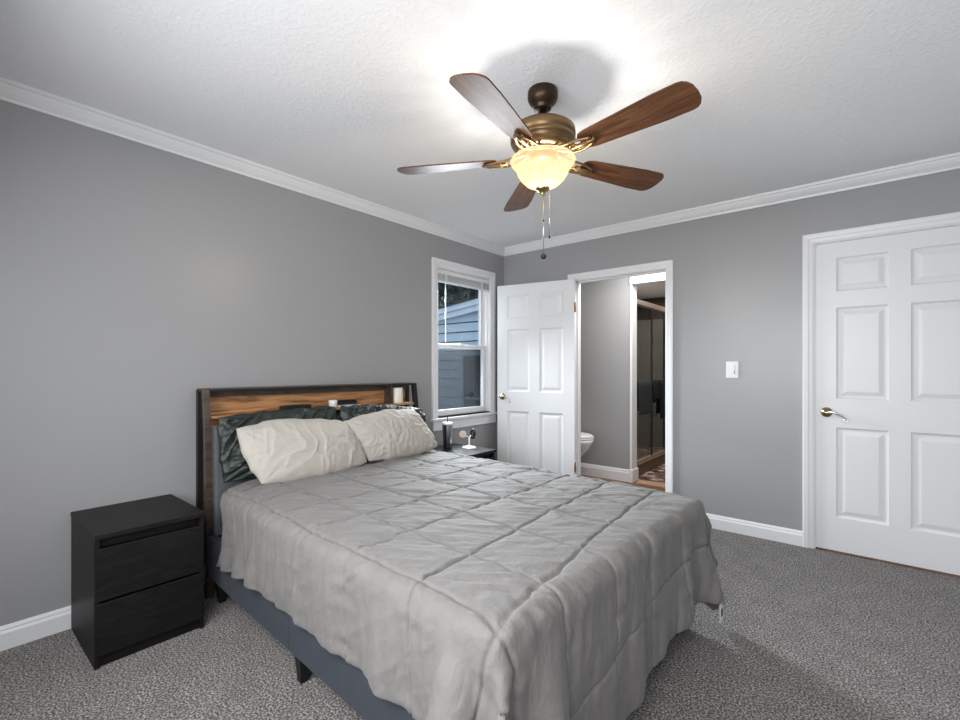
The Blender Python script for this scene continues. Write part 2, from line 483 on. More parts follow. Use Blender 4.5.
# local +x runs from the hinge to the free edge; local y=.035 side faces the room
lever(d1, 0.722, 0.035, 0.94, 1, -1, M['brass'], M['chrome'])
for zz in (0.32, 1.765):
    o = MB().lathe([(0.0, -0.045), (0.007, -0.045), (0.007, 0.045), (0.0, 0.045)], (-0.006, 0.040, zz), 12).box((-0.004, 0.0, zz - 0.04), (0.0, 0.035, zz + 0.04)).build('hinge', M['hinge'], d1)
    o['label'] = 'copper coloured hinge'

# ------------------------------------------------------------------ side window
win = empty('window_1', (0, 0, 0)); struct(win)
y0, y1, z0, z1 = WY0, WY1, WZ0, WZ1
fr = MB(); jt = 0.018
fr.box((-T, y0, z0), (0, y0 + jt, z1)); fr.box((-T, y1 - jt, z0), (0, y1, z1)); fr.box((-T, y0, z1 - jt), (0, y1, z1)); fr.box((-T, y0, z0 - 0.03), (0, y1, z0))
fr.box((-0.030, y0 + jt, z0), (-0.018, y0 + jt + 0.012, z1)); fr.box((-0.030, y1 - jt - 0.012, z0), (-0.018, y1 - jt, z1))
fr.box((-0.076, y1 - jt - 0.018, z0), (-0.064, y1 - jt, z1))
fr.build('window_frame', M['trim'], win)


def sash(name, xa, xb, za, zb, bot, top, side=0.036):
    s = MB(); ya, yb = y0 + jt + 0.001, y1 - jt - 0.001
    s.box((xa, ya, za), (xb, ya + side, zb)); s.box((xa, yb - side - 0.02, za), (xb, yb, zb))
    s.box((xa, ya + side, za), (xb, yb - side - 0.02, za + bot)); s.box((xa, ya + side, zb - top), (xb, yb - side - 0.02, zb))
    o = s.build(name, M['trim'], win, bevel=0.003)
    xm = (xa + xb) / 2
    MB().box((xm - 0.002, ya + side, za + bot), (xm + 0.002, yb - side - 0.02, zb - top)).build('pane', M['pane'], o)
    return o


sash('lower_sash', -0.062, -0.032, z0, 1.435, 0.055, 0.038)
sash('upper_sash', -0.098, -0.068, 1.400, z1 - jt, 0.036, 0.045)
scr = MB().box((-0.1165, y0 + jt, z0), (-0.1155, y1 - jt, 1.41)).build('insect_screen', M['screen'], win)
MB().box((-0.050, -0.64, 1.435), (-0.034, -0.57, 1.448)).build('sash_lock', M['whiteplastic'], win)
# raised mini blind
bl = empty('window_blind', (-0.012, (y0 + y1) / 2, z1 - jt - 0.13)); hw = (y1 - y0) / 2 - jt - 0.006
tag(bl, 'white mini blind pulled fully up at the top of the side window', 'blind')
MB().box((-0.014, -hw, 0.085), (0.016, hw, 0.124)).build('head_rail', M['whiteplastic'], bl, bevel=0.002)
sl = MB()
for i in range(9): sl.box((-0.012, -hw + 0.004, 0.034 + i * 0.0055), (0.013, hw - 0.004, 0.0365 + i * 0.0055))
sl.build('slats', M['whiteplastic'], bl)
MB().box((-0.013, -hw + 0.002, 0.014), (0.014, hw - 0.002, 0.030)).build('bottom_rail', M['whiteplastic'], bl, bevel=0.002)
MB().tube([(0.020, -hw + 0.085, 0.10), (0.021, -hw + 0.086, -0.15), (0.022, -hw + 0.088, -0.52)], 0.0042, 8).build('tilt_wand', M['whiteplastic'], bl)
for yy in (-hw + 0.10, hw - 0.12):
    MB().box((0.0132, yy, 0.014), (0.0155, yy + 0.014, 0.09)).build('ladder_tape', M['whiteplastic'], bl)
# unseen rear window (behind the camera), added to house the fill light
wr = empty('added_rear_window'); struct(wr); mb = MB()
for (a, b) in ((0.95, 1.0), (2.125, 2.175), (3.30, 3.35)): mb.box((a, YR - T, 0.75), (b, YR, 2.15))
mb.box((1.0, YR - T, 0.75), (3.3, YR, 0.80)); mb.box((1.0, YR - T, 2.10), (3.3, YR, 2.15))
mb.build('window_frame', M['trim'], wr)

# light switch
sw = empty('light_switch', (2.117, 0, 1.203)); tag(sw, 'white rocker light switch on the grey wall between the two doorways', 'light switch')
MB().box((-0.042, -0.007, -0.062), (0.042, 0, 0.062)).build('wall_plate', M['whiteplastic'], sw, bevel=0.003)
MB().box((-0.017, -0.011, -0.034), (0.017, -0.006, 0.034)).build('rocker', M['whiteplastic'], sw, bevel=0.002)
MB().box((0.012, -0.0125, -0.03), (0.0155, -0.010, -0.005)).build('dimmer_slider', M['padgrey'], sw)

# ------------------------------------------------------------------ bathroom beyond
struct(MB().box((0.0, T, -0.1), (1.95, 1.09, -0.001)).box((0.797, 0, -0.1), (1.652, T, -0.001)).build('floor.001', M['bathwood']))
struct(MB().box((0.0, 1.09, -0.1), (1.95, 3.5, -0.001)).build('floor.002', M['mosaic']))
struct(MB().box((1.02, 0.955, -0.001), (1.83, 1.10, 0.010)).build('trim_8', M['oakstrip'], bevel=0.003))
struct(MB().box((0.0, 0.97, 0), (0.962, 1.09, CZ)).box((0.962, 0.97, 2.20), (1.83, 1.09, CZ)).build('wall_partition', M['wall']))
struct(MB().box((-T, T, 0), (0.0, 3.5, CZ)).build('wall_bathroom_left', M['wall']))
struct(MB().box((1.83, T, 0), (1.95, 3.5, CZ)).build('wall_bathroom_right', M['wall']))
struct(MB().box((-T, T, CZ), (1.95, 3.5, CZ + 0.1)).build('ceiling.001', M['ceil']))
struct(MB().box((0.0, 1.09, 2.30), (1.83, 3.38, 2.32)).build('ceiling.002', M['ceil']))
struct(MB().box((0.0, 3.38, 0), (1.83, 3.5, 2.3)).build('wall_shower_back', M['darkwall']))
struct(MB().box((0.0, 1.09, 0), (0.02, 3.38, 2.3)).build('wall_shower_left', M['showerwall']))
struct(MB().box((0.0, 3.30, 0), (0.86, 3.38, 1.96)).build('wall_shower_end', M['showerwall']))
# opening post, header and baseboard of the partition
mb = MB().box((0.955, 0.957, 0.13), (0.980, 1.10, 2.11)).box((0.955, 0.950, 2.105), (1.83, 1.11, 2.20)).box((0.950, 0.945, 0), (0.992, 1.115, 0.135))
struct(mb.build('trim_9', M['trim'], bevel=0.004))
mb = MB(); mb.loft([[(xx, 0.97 - d * 1.1, z * 1.28) for d, z in BPROF] for xx in (0.0, 0.955)], True, True, False)
struct(mb.build('baseboard_bathroom', M['trim']))
cl = empty('ceiling_light', (1.35, 0.5, CZ)); tag(cl, 'flush round ceiling light just inside the bathroom doorway', 'ceiling light')
MB().lathe([(0.0, -0.012), (0.14, -0.012), (0.15, -0.006), (0.15, 0.0)], n=32).build('rim', M['whiteplastic'], cl)
rl = empty('recessed_light', (1.20, 2.6, 2.30)); tag(rl, 'small white recessed ceiling light above the shower entrance', 'ceiling light')
MB().lathe([(0.05, -0.002), (0.075, -0.008), (0.085, -0.003), (0.085, 0.0)], n=32).build('rim', M['whiteplastic'], rl)
MB().lathe([(0.0, -0.001), (0.05, -0.002)], n=32).build('diffuser', M['lamp_on'], rl)

# shower enclosure at x = .9 running along +y
sh = empty('shower_enclosure', (0.90, 1.10, 0)); tag(sh, 'framed glass shower door enclosure standing on a brown curb in the bathroom', 'shower')
MB().box((-0.10, 0, 0), (0.03, 2.19, 0.125)).build('curb', M['curb'], sh, bevel=0.006)
MB().box((-0.105, 0, 0.125), (0.035, 2.19, 0.14)).build('curb_cap', M['bronzewood'], sh, bevel=0.003)
MB().box((-0.03, 0, 1.93), (0.025, 2.19, 1.99)).build('top_rail', M['bronzewood'], sh, bevel=0.004)
MB().box((-0.03, 0, 0.14), (0.025, 2.19, 0.165)).build('bottom_track', M['bronzewood'], sh, bevel=0.003)
for ya in (0.0, 1.16, 2.16):
    MB().box((-0.022, ya, 0.165), (0.018, ya + 0.03, 1.93)).build('upright', M['bronze'], sh)
for k, (ya, yb, xx) in enumerate(((0.03, 0.72, -0.012), (0.64, 1.16, 0.006), (1.19, 2.16, -0.004))):
    o = MB().box((xx - 0.003, ya, 0.17), (xx + 0.003, yb, 1.925)).build('glass_panel', M['showerglass'], sh)
MB().box((0.003, 0.64, 0.17), (0.016, 0.665, 1.925)).build('panel_edge', M['bronze'], sh)
MB().tube([(0.055, 0.14, 1.05), (0.055, 1.10, 1.05)], 0.011, 10).tube([(0.006, 0.18, 1.05), (0.055, 0.18, 1.05)], 0.007, 8).tube([(0.006, 1.07, 1.05), (0.055, 1.07, 1.05)], 0.007, 8).build('towel_rail', M['chrome'], sh)


def towel(name, x, y0_, y1_, zt, zf, zb, m, seed, wav):
    nu, nv = 50, 26; s = np.linspace(-1, 1, nu)[:, None] * np.ones((1, nv)); t = np.linspace(0, 1, nv)[None, :] * np.ones((nu, 1))
    z = np.where(s < 0, zt - (-s) ** 1.0 * (zt - zf), zt - s * (zt - zb))
    off = np.clip(np.abs(s) * 10, 0, 1); zz = np.where(np.abs(s) < 0.1, zt + 0.013 * (1 - (np.abs(s) * 10) ** 2) ** 0.5, z + 0.0)
    xx = x + np.where(s < 0, 1, -1) * 0.016 * off + wav * np.sin(t * 16 + seed) * np.abs(s) * np.where(s < 0, 1, 0.3) + 0.01 * (s < 0) * np.abs(s)
    yy = y0_ + (y1_ - y0_) * t + 0.01 * vnoise(s * 3, t * 3, seed)
    o = grid_mesh(name, np.stack([xx, yy, zz], -1), m, solid=0.006)
    return o


tag(towel('towel', 0.955, 1.155, 1.575, 1.052, 0.70, 0.74, M['towelgrey'], 3, 0.003), 'grey towel folded over the shower door rail', 'towel')
tag(towel('towel', 0.955, 1.60, 1.80, 1.052, 0.85, 0.80, M['towelblack'], 5, 0.006), 'shorter black cloth hanging on the shower rail beside the grey towel', 'towel')
tag(towel('towel', 0.955, 1.83, 2.12, 1.052, 0.60, 0.66, M['towelblack'], 8, 0.012), 'longer black rumpled towel at the far end of the shower rail', 'towel')

# toilet: bowl points to +x
to = empty('toilet', (0.22, 0.68, 0)); tag(to, 'white toilet with closed lid just inside the bathroom doorway', 'toilet')


def oval(cx, a, b, z, n=32, back=None):
    r = []
    for j in range(n):
        t = 2 * PI * j / n; x = cx + a * math.cos(t); y = b * math.sin(t)
        if back is not None: x = max(x, back)
        r.append((x, y, z))
    return r


MB().loft([oval(0.02, 0.22, 0.11, 0), oval(0.02, 0.22, 0.11, 0.03), oval(0.03, 0.20, 0.10, 0.10), oval(0.05, 0.22, 0.11, 0.22), oval(0.12, 0.26, 0.155, 0.33), oval(0.165, 0.27, 0.185, 0.42), oval(0.17, 0.272, 0.19, 0.45)]).build('bowl', M['porcelain'], to)
MB().loft([oval(0.17, 0.268, 0.188, 0.452), oval(0.17, 0.275, 0.193, 0.46), oval(0.17, 0.272, 0.19, 0.472)]).build('seat', M['whiteplastic'], to)
MB().loft([oval(0.17, 0.268, 0.188, 0.475), oval(0.17, 0.272, 0.19, 0.485), oval(0.17, 0.25, 0.17, 0.500), oval(0.17, 0.15, 0.10, 0.506)]).build('lid', M['whiteplastic'], to)
MB().box((-0.205, -0.21, 0.40), (-0.09, 0.21, 0.78)).build('tank', M['porcelain'], to, bevel=0.02, seg=3)
MB().box((-0.212, -0.22, 0.78), (-0.082, 0.22, 0.81)).build('tank_lid', M['porcelain'], to, bevel=0.008)

# ------------------------------------------------------------------ outside the window
struct(MB().box((-14, -8, -0.6), (-T, 9, -0.5)).build('ground', M['grass']))
nh = empty('house', (-2.4, 1.3, 0)); tag(nh, 'neighbouring house wing with pale blue horizontal siding seen through the side window', 'house')
mb = MB(); zz = -0.5; e = 0.14; zz = 1.325 - 14 * e


def rake(x): return 2.02 + (x + 1.50) * 0.118
while zz < 2.05:
    xa = -5.0
    # where the raking eave cuts this lap
    top = zz + e
    x_cut = -1.50 + (top - 2.02 - 0.13) / 0.118
    xa = max(-5.0, x_cut) if top > 1.6 else -5.0
    if xa < -0.3:
        parts = [(xa, -0.2)]
        if top > 0.62 and zz < 1.42: parts = [(xa, -1.79), (-0.62, -0.2)]
        for (a, b) in parts:
            if b > a:
                mb.loft([[(xx + 2.4, -0.036, zz + 0.014), (xx + 2.4, -0.010, zz + e), (xx + 2.4, 0.012, zz + e), (xx + 2.4, 0.012, zz + 0.014)] for xx in (a, b)], True, True, False)
    zz += e
mb.build('siding', M['siding'], nh)
MB().add([(-2.6, 0.03, -0.5), (2.2, 0.03, -0.5), (2.2, 0.03, rake(-0.2)), (-2.6, 0.03, rake(-5.0)), (-2.6, 0.1, -0.5), (2.2, 0.1, -0.5), (2.2, 0.1, rake(-0.2)), (-2.6, 0.1, rake(-5.0))],
         [(0, 1, 2, 3), (4, 7, 6, 5), (0, 4, 5, 1), (1, 5, 6, 2), (2, 6, 7, 3), (3, 7, 4, 0)]).build('wall_sheathing', M['shingle'], nh)


def rk(x, dz, y): return (x + 2.4, y, rake(x) + dz)


rb = MB()
for (d0, d1_, yy) in ((0.0, 0.085, -0.10), (0.085, 0.165, -0.13)):
    rb.add([rk(-5, d0, yy), rk(-0.2, d0, yy), rk(-0.2, d1_, yy), rk(-5, d1_, yy), rk(-5, d0, 0.1), rk(-0.2, d0, 0.1), rk(-0.2, d1_, 0.1), rk(-5, d1_, 0.1)],
           [(0, 1, 2, 3), (4, 7, 6, 5), (0, 4, 5, 1), (1, 5, 6, 2), (2, 6, 7, 3), (3, 7, 4, 0)])
rb.build('rake_board', M['extwhite'], nh)
MB().add([rk(-5, 0.166, -0.15), rk(-0.2, 0.166, -0.15), rk(-0.2, 0.185, -0.15), rk(-5, 0.185, -0.15), rk(-5, 0.166, 3.0), rk(-0.2, 0.166, 3.0), rk(-0.2, 0.185, 3.0), rk(-5, 0.185, 3.0)],
         [(0, 1, 2, 3), (4, 7, 6, 5), (0, 4, 5, 1), (1, 5, 6, 2), (2, 6, 7, 3), (3, 7, 4, 0)]).build('roof', M['shingle'], nh)
wx0, wx1 = 0.70, 1.70
o = MB().box((wx0 - 0.09, -0.035, 0.52), (wx0, 0.02, 1.46)).box((wx1, -0.035, 0.52), (wx1 + 0.09, 0.02, 1.46)).box((wx0, -0.035, 1.40), (wx1, 0.02, 1.46)).box((wx0, -0.045, 0.52), (wx1, 0.02, 0.58)).box((wx0, -0.02, 0.76), (wx1, 0.01, 0.785)).build('window_frame', M['siding'], nh)
MB().box((wx0, -0.012, 0.58), (wx1, -0.004, 1.40)).build('window_pane', M['darkglass'], nh)
rr = random.Random(4)


def tree(x, y, h, r, label, n=5200):
    t = empty('tree', (x, y, -0.5)); tag(t, label, 'tree')
    MB().tube([(0, 0, 0), (0.05, 0, h * 0.4), (0, 0.08, h * 0.75)], [0.13, 0.1, 0.05], 10).build('trunk', M['bark'], t)
    vs = []; fs = []
    for i in range(n):
        u = rr.random() * 2 * PI; c = rr.uniform(-1, 1); q = r * (0.55 + 0.45 * rr.random() ** 0.5) * (1 + 0.18 * math.sin(3 * u + 4 * c))
        s = math.sqrt(1 - c * c); p = Vector((q * s * math.cos(u), q * s * math.sin(u), h * 0.72 + q * c * 0.8))
        a = Vector((rr.uniform(-1, 1), rr.uniform(-1, 1), rr.uniform(-1, 1))).normalized() * 0.11
        b = a.cross(Vector((rr.uniform(-1, 1), rr.uniform(-1, 1), rr.uniform(-1, 1)))).normalized() * 0.07
        k = len(vs); vs += [tuple(p - a), tuple(p + b), tuple(p + a), tuple(p - b)]; fs.append((k, k + 1, k + 2, k + 3))
    MB().add(vs, fs).build('foliage', M['leaf'], t)


tree(-6.85, 6.7, 5.6, 2.1, 'dark leafy tree rising behind the neighbouring roof outside the side window', 14000)


# ------------------------------------------------------------------ black chests
def chest(loc, label):
    c = empty('nightstand', loc); tag(c, label, 'nightstand', 'black two drawer nightstands beside the bed')
    D, W, H = 0.48, 0.40, 0.545    # x depth, y width
    b = MB(); b.box((0, -W / 2, 0), (D - 0.016, -W / 2 + 0.018, H - 0.02)); b.box((0, W / 2 - 0.018, 0), (D - 0.016, W / 2, H - 0.02))
    b.box((0, -W / 2 + 0.018, 0.04), (0.006, W / 2 - 0.018, H - 0.02)); b.box((0, -W / 2 + 0.018, 0.04), (D - 0.03, W / 2 - 0.018, 0.055))
    b.box((D - 0.045, -W / 2 + 0.018, 0.0), (D - 0.03, W / 2 - 0.018, 0.045)); b.box((D - 0.06, -W / 2 + 0.018, H - 0.065), (D - 0.045, W / 2 - 0.018, H - 0.02))
    b.build('carcass', M['blackwood'], c, bevel=0.0015)
    MB().box((-0.002, -W / 2 - 0.002, H - 0.02), (D, W / 2 + 0.002, H)).build('top', M['blackwood'], c, bevel=0.002)
    for za, zb in ((0.05, 0.262), (0.272, 0.484)):
        dr = MB().box((D - 0.026, -W / 2 + 0.003, za), (D - 0.008, W / 2 - 0.003, zb)).build('drawer', M['blackwood'], c, bevel=0.0025)
        MB().box((0.03, -W / 2 + 0.03, za + 0.01), (D - 0.027, W / 2 - 0.03, zb - 0.03)).build('drawer_box', M['blackwood'], dr)
    return c


n1 = chest((0.022, -3.195, 0), 'black wood two drawer nightstand on the carpet at the left side of the bed')
n2 = copy_tree(n1); n2.location = (0.06, -1.025, 0)
tag(n2, 'black nightstand under the window, mostly hidden behind the bed, with tumbler and charger on it', 'nightstand', 'black two drawer nightstands beside the bed')

# tumbler with straw
tb = empty('tumbler', (0.20, -1.05, 0.545)); tag(tb, 'tall stainless tumbler with white lid and thin straw on the far nightstand', 'tumbler')
MB().lathe([(0, 0), (0.033, 0), (0.035, 0.004), (0.045, 0.20), (0.045, 0.205)], n=32).build('cup', M['steel'], tb)
MB().lathe([(0.046, 0.200), (0.047, 0.214), (0.040, 0.219), (0, 0.219)], n=32).build('lid', M['whiteplastic'], tb)
MB().tube([(0, 0, 0.2), (0.0, 0.0, 0.268)], 0.0035, 8).build('straw', M['blackplastic'], tb)
ch = empty('charging_stand', (0.33, -0.925, 0.545)); tag(ch, 'white round based charging stand with two arms on the far nightstand', 'charger')
MB().lathe([(0, 0), (0.058, 0), (0.060, 0.006), (0.054, 0.014), (0, 0.016)], n=36).build('base', M['whiteplastic'], ch)
MB().tube([(0, 0, 0.012), (-0.005, 0.008, 0.05), (-0.01, 0.012, 0.095)], 0.007, 10).build('stem', M['whiteplastic'], ch)
MB().tube([(-0.01, 0.012, 0.09), (-0.03, -0.03, 0.11)], 0.005, 8).tube([(-0.01, 0.012, 0.09), (0.0, 0.05, 0.105)], 0.005, 8).build('arm', M['chrome'], ch)


def disc(r, th, c, nrm, n=28):
    nrm = Vector(nrm).normalized(); a = nrm.orthogonal().normalized(); b = nrm.cross(a); c = Vector(c)
    return [[tuple(c + nrm * d + (a * math.cos(2 * PI * j / n) + b * math.sin(2 * PI * j / n)) * q) for j in range(n)] for q, d in ((r * 0.9, -th), (r, -th * 0.6), (r, th * 0.6), (r * 0.9, th))]


MB().loft(disc(0.029, 0.005, (-0.03, -0.045, 0.118), (0.7, -0.6, 0.25))).build('charging_pad', M['pinkdisc'], ch)
wt = empty('smart_watch', (0.335, -0.865, 0.66)); tag(wt, 'black wristwatch hanging on the right arm of the white charging stand', 'watch')
MB().box((-0.006, -0.016, -0.019), (0.006, 0.016, 0.019)).build('watch_case', M['blackplastic'], wt, bevel=0.005, seg=3)
MB().tube([(0.0, 0, 0.018), (-0.018, 0, 0.034), (-0.032, 0, 0.018), (-0.034, 0, -0.015), (-0.022, 0, -0.040), (-0.006, 0, -0.036), (0.0, 0, -0.018)], 0.010, 8).build('strap', M['blackplastic'], wt)

# ------------------------------------------------------------------ bed frame (bed space: x' from the wall to the foot, y' across)
BO = Vector((0.0663, -2.14, 0)); BR = math.radians(-3.0)
bed = empty('bed_frame', BO, BR); tag(bed, 'bed frame with slate blue fabric rails and rustic wood shelf headboard', 'bed')
HW = 0.735
MB().box((0.012, -HW + 0.03, 1.052), (0.024, HW - 0.03, 1.088)).build('painted_shade_strip', M['darkbrown'], bed)  # dark strip paints the shade below the top board onto the back panel
hb = MB().box((0.0, -HW + 0.03, 0.955), (0.012, HW - 0.03, 1.09)).build('headboard_back_panel', M['rustic'], bed)
MB().box((0.0, -HW + 0.03, 0.25), (0.012, HW - 0.03, 0.954)).build('headboard_lower_panel', M['rustic'], bed)
MB().box((0.0, -HW + 0.005, 1.088), (0.102, HW - 0.005, 1.103)).build('headboard_top', M['darkbrown'], bed, bevel=0.002)
MB().box((0.098, -HW + 0.005, 1.086), (0.108, HW - 0.005, 1.0965)).build('top_bar', M['black'], bed)
MB().box((0.012, -HW + 0.03, 0.940), (0.125, HW - 0.03, 0.954)).build('headboard_shelf', M['rustic'], bed, bevel=0.001)
MB().box((0.012, 0.505, 0.955), (0.10, 0.520, 1.087)).build('shelf_divider', M['darkbrown'], bed)
for s in (-1, 1):
    MB().box((-0.004, s * HW, 0), (0.024, s * (HW - 0.028), 1.098)).build('headboard_post', M['black'], bed, bevel=0.002)
    yy0, yy1 = sorted((s * HW, s * (HW - 0.034)))
    p = MB().loft([[(0.150, yy0, 0), (0.180, yy0, 0), (0.180, yy1, 0), (0.150, yy1, 0)], [(0.112, yy0, 0.90), (0.140, yy0, 0.90), (0.140, yy1, 0.90), (0.112, yy1, 0.90)], [(0.084, yy0, 1.10), (0.112, yy0, 1.10), (0.112, yy1, 1.10), (0.084, yy1, 1.10)]], True, True, False).build('headboard_post', M['darkbrown'] if s < 0 else M['black'], bed, bevel=0.002)
# cushion panel in front of the shelf
MB().loft([[(x, -HW + 0.04, z), (x + 0.05, -HW + 0.04, z), (x + 0.05, HW - 0.04, z), (x, HW - 0.04, z)] for x, z in ((0.132, 0.20), (0.130, 0.55), (0.118, 0.89), (0.122, 0.90))], True, True, False).build('headboard_cushion', M['padgrey'], bed, bevel=0.012, seg=3)
FX = 2.17
for s in (-1, 1):
    MB().box((0.19, s * HW, 0.125), (1.13, s * (HW - 0.04), 0.335)).box((1.133, s * HW, 0.125), (FX, s * (HW - 0.04), 0.335)).build('side_rail', M['slate'], bed, bevel=0.004)
MB().box((FX - 0.04, -HW + 0.04, 0.125), (FX, HW - 0.04, 0.335)).build('foot_rail', M['slate'], bed, bevel=0.004)
MB().box((0.19, -HW + 0.04, 0.29), (FX - 0.04, HW - 0.04, 0.325)).build('slat_base', M['black'], bed)
for (lx, ly) in ((1.155, -0.69), (1.155, 0.69), (2.10, -0.69), (2.10, 0.69), (0.26, -0.69), (0.26, 0.69)):
    MB().loft([[(lx + a * q, ly + b * q, z) for a, b in ((-1, -1), (1, -1), (1, 1), (-1, 1))] for q, z in ((0.016, 0), (0.026, 0.125))], True, True, False).build('leg', M['black'], bed, bevel=0.003)


def bedspace(o): o.location = BO; o.rotation_euler = (0, 0, BR); return o


mt = MB().box((0.19, -0.695, 0.326), (2.12, 0.695, 0.598)).build('mattress', M['sheet'], None, bevel=0.06, seg=5)
tag(bedspace(mt), 'thick mattress under a fitted charcoal sheet lying on the bed frame', 'mattress')


# ------------------------------------------------------------------ comforter: cloth settled over the bed with numpy
def settle():
    du = 0.0215
    us = np.arange(0.27, 2.665, du); vs = np.arange(-1.015, 1.02, du); nu, nv = len(us), len(vs)
    U, V = np.meshgrid(us, vs, indexing='ij')

    def ss(a, b, x): t = np.clip((x - a) / (b - a), 0, 1); return t * t * (3 - 2 * t)
    slope = 0.125 * ss(1.15, 2.0, U)
    FU = U - slope * V; FV = V.copy()
    FU = FU + 0.22 * np.exp(-((V + 0.82) / 0.2) ** 2) * (1 - ss(0.27, 1.0, U))
    FU = FU - (0.045 * ss(-0.3, 0.3, V) * (1 - ss(0.55, 0.95, V)) + np.where(V > 0, 0.07, 0.14) * ss(0.70, 1.04, np.abs(V))) * ss(2.1, 2.62, U)
    ex, ey, zt, rad = 2.200, 0.745, 0.606, 0.045
    # first drape guess
    def down(s, lim):
        o = np.maximum(s - (lim - rad), 0.0); arc = rad * PI / 2
        a = np.minimum(o, arc) / rad
        h = np.minimum(s, lim - rad) + rad * np.sin(a) + 0.10 * np.maximum(o - arc, 0)
        d = rad * (1 - np.cos(a)) + np.maximum(o - arc, 0) * 0.99
        return h, d
    hx, dx = down(FU, ex); hy, dy = down(np.abs(FV), ey)
    Pp = np.stack([hx, np.sign(FV) * hy, zt - np.maximum(dx, dy) - 0.12 * np.minimum(dx, dy)], -1)
    cor = np.minimum(dx, dy)
    Pp[..., 0] += cor * 0.55 * (dx <= dy) ; Pp[..., 1] += np.sign(FV) * cor * 0.55 * (dy < dx)
    r = rng(7)
    Pp += (r.rand(nu, nv, 3) - 0.5) * 0.004
    Pp[..., 2] += 0.01 + 0.004 * vnoise(U * 14, V * 14, 3)
    F3 = np.stack([FU, FV], -1)
    side = np.clip((np.abs(FV) - 0.70) / 0.1, 0, 1)
    cons = []
    for (di, dj, st) in ((1, 0, 1.0), (0, 1, 1.0), (1, 1, 0.6), (1, -1, 0.6), (2, 0, 0.3), (0, 2, 0.3), (4, 0, 0.12), (0, 4, 0.12)):
        a0i, a1i = 0, nu - di
        if dj >= 0: ja, jb = slice(0, nv - dj), slice(dj, nv)
        else: ja, jb = slice(-dj, nv), slice(0, nv + dj)
        for par in (0, 1):
            if di: rows = np.array([i for i in range(a0i, a1i) if (i // di) % 2 == par]); cols = np.arange(nv)[ja]
            else: rows = np.arange(nu); cols = np.array([j for j in np.arange(nv)[ja] if (j // dj) % 2 == par])
            A = np.ix_(rows, cols); B = np.ix_(rows + di, cols + dj)
            dl = F3[B] - F3[A]; rest = np.sqrt((dl ** 2).sum(-1))
            # fabric is a little fuller along the drop, so it gathers in folds there
            full = 1 + 0.022 * np.maximum(side[A], np.clip((FU[A] - 2.12) / 0.1, 0, 1)) * (1 if max(di, abs(dj)) < 3 else 1)
            cons.append((A, B, rest * full, st))
    pin = (FU < 2.12) & (np.abs(FV) < 0.68) & (FU > 0.5)
    Vv = np.zeros_like(Pp); dt = 1 / 60.0
    for step in range(90):
        prev = Pp.copy(); Vv[..., 2] -= 9.8 * dt; Vv *= 0.93; Pp = Pp + Vv * dt
        for it in range(9):
            for A, B, rest, st in cons:
                a = Pp[A]; b = Pp[B]; d = b - a; ln = np.sqrt((d ** 2).sum(-1)) + 1e-9
                k = (0.5 * st * (ln - rest) / ln)[..., None]
                if st < 0.5: k = np.minimum(k, 0) if False else k
                Pp[A] = a + d * k; Pp[B] = b - d * k
            # push out of the rounded box
            q = np.stack([Pp[..., 0] - (ex - rad), np.abs(Pp[..., 1]) - (ey - rad), Pp[..., 2] - (zt - rad)], -1)
            qp = np.maximum(q, 0); ln = np.sqrt((qp ** 2).sum(-1)) + 1e-9; ins = (ln < rad) & (Pp[..., 0] > 0.0)
            outside_core = (q > 0).any(-1)
            m1 = ins & outside_core; n = qp / ln[..., None]
            n[..., 1] *= np.sign(Pp[..., 1])
            Pp = Pp + np.where(m1[..., None], n * (rad - ln)[..., None], 0)
            m2 = ~outside_core & (q < 0).all(-1)
            mx = q.argmax(-1)
            Pp[..., 2] = np.where(m2, zt, Pp[..., 2])
            Pp[..., 2] = np.maximum(Pp[..., 2], 0.012)
        Vv = (Pp - prev) / dt
        top = Pp[..., 2] > zt - 0.01
        Vv[top] *= 0.2
        Pp[top, :2] = prev[top, :2] * 0.85 + Pp[top, :2] * 0.15
        Pp[pin, :2] = F3[pin]
        sp = np.sqrt((Vv ** 2).sum(-1, keepdims=True)); Vv *= np.minimum(1, 1.5 / (sp + 1e-9))
    return U, V, Pp, us, vs


def catmull(n, k):
    m = (n - 1) * k + 1; W = np.zeros((m, n))
    for i in range(m):
        t = i / k; a = min(int(t), n - 2); f = t - a
        w4 = [-0.5 * f + f * f - 0.5 * f ** 3, 1 - 2.5 * f * f + 1.5 * f ** 3, 0.5 * f + 2 * f * f - 1.5 * f ** 3, -0.5 * f * f + 0.5 * f ** 3]
        for d, wv in zip((-1, 0, 1, 2), w4): W[i, min(max(a + d, 0), n - 1)] += wv
    return W


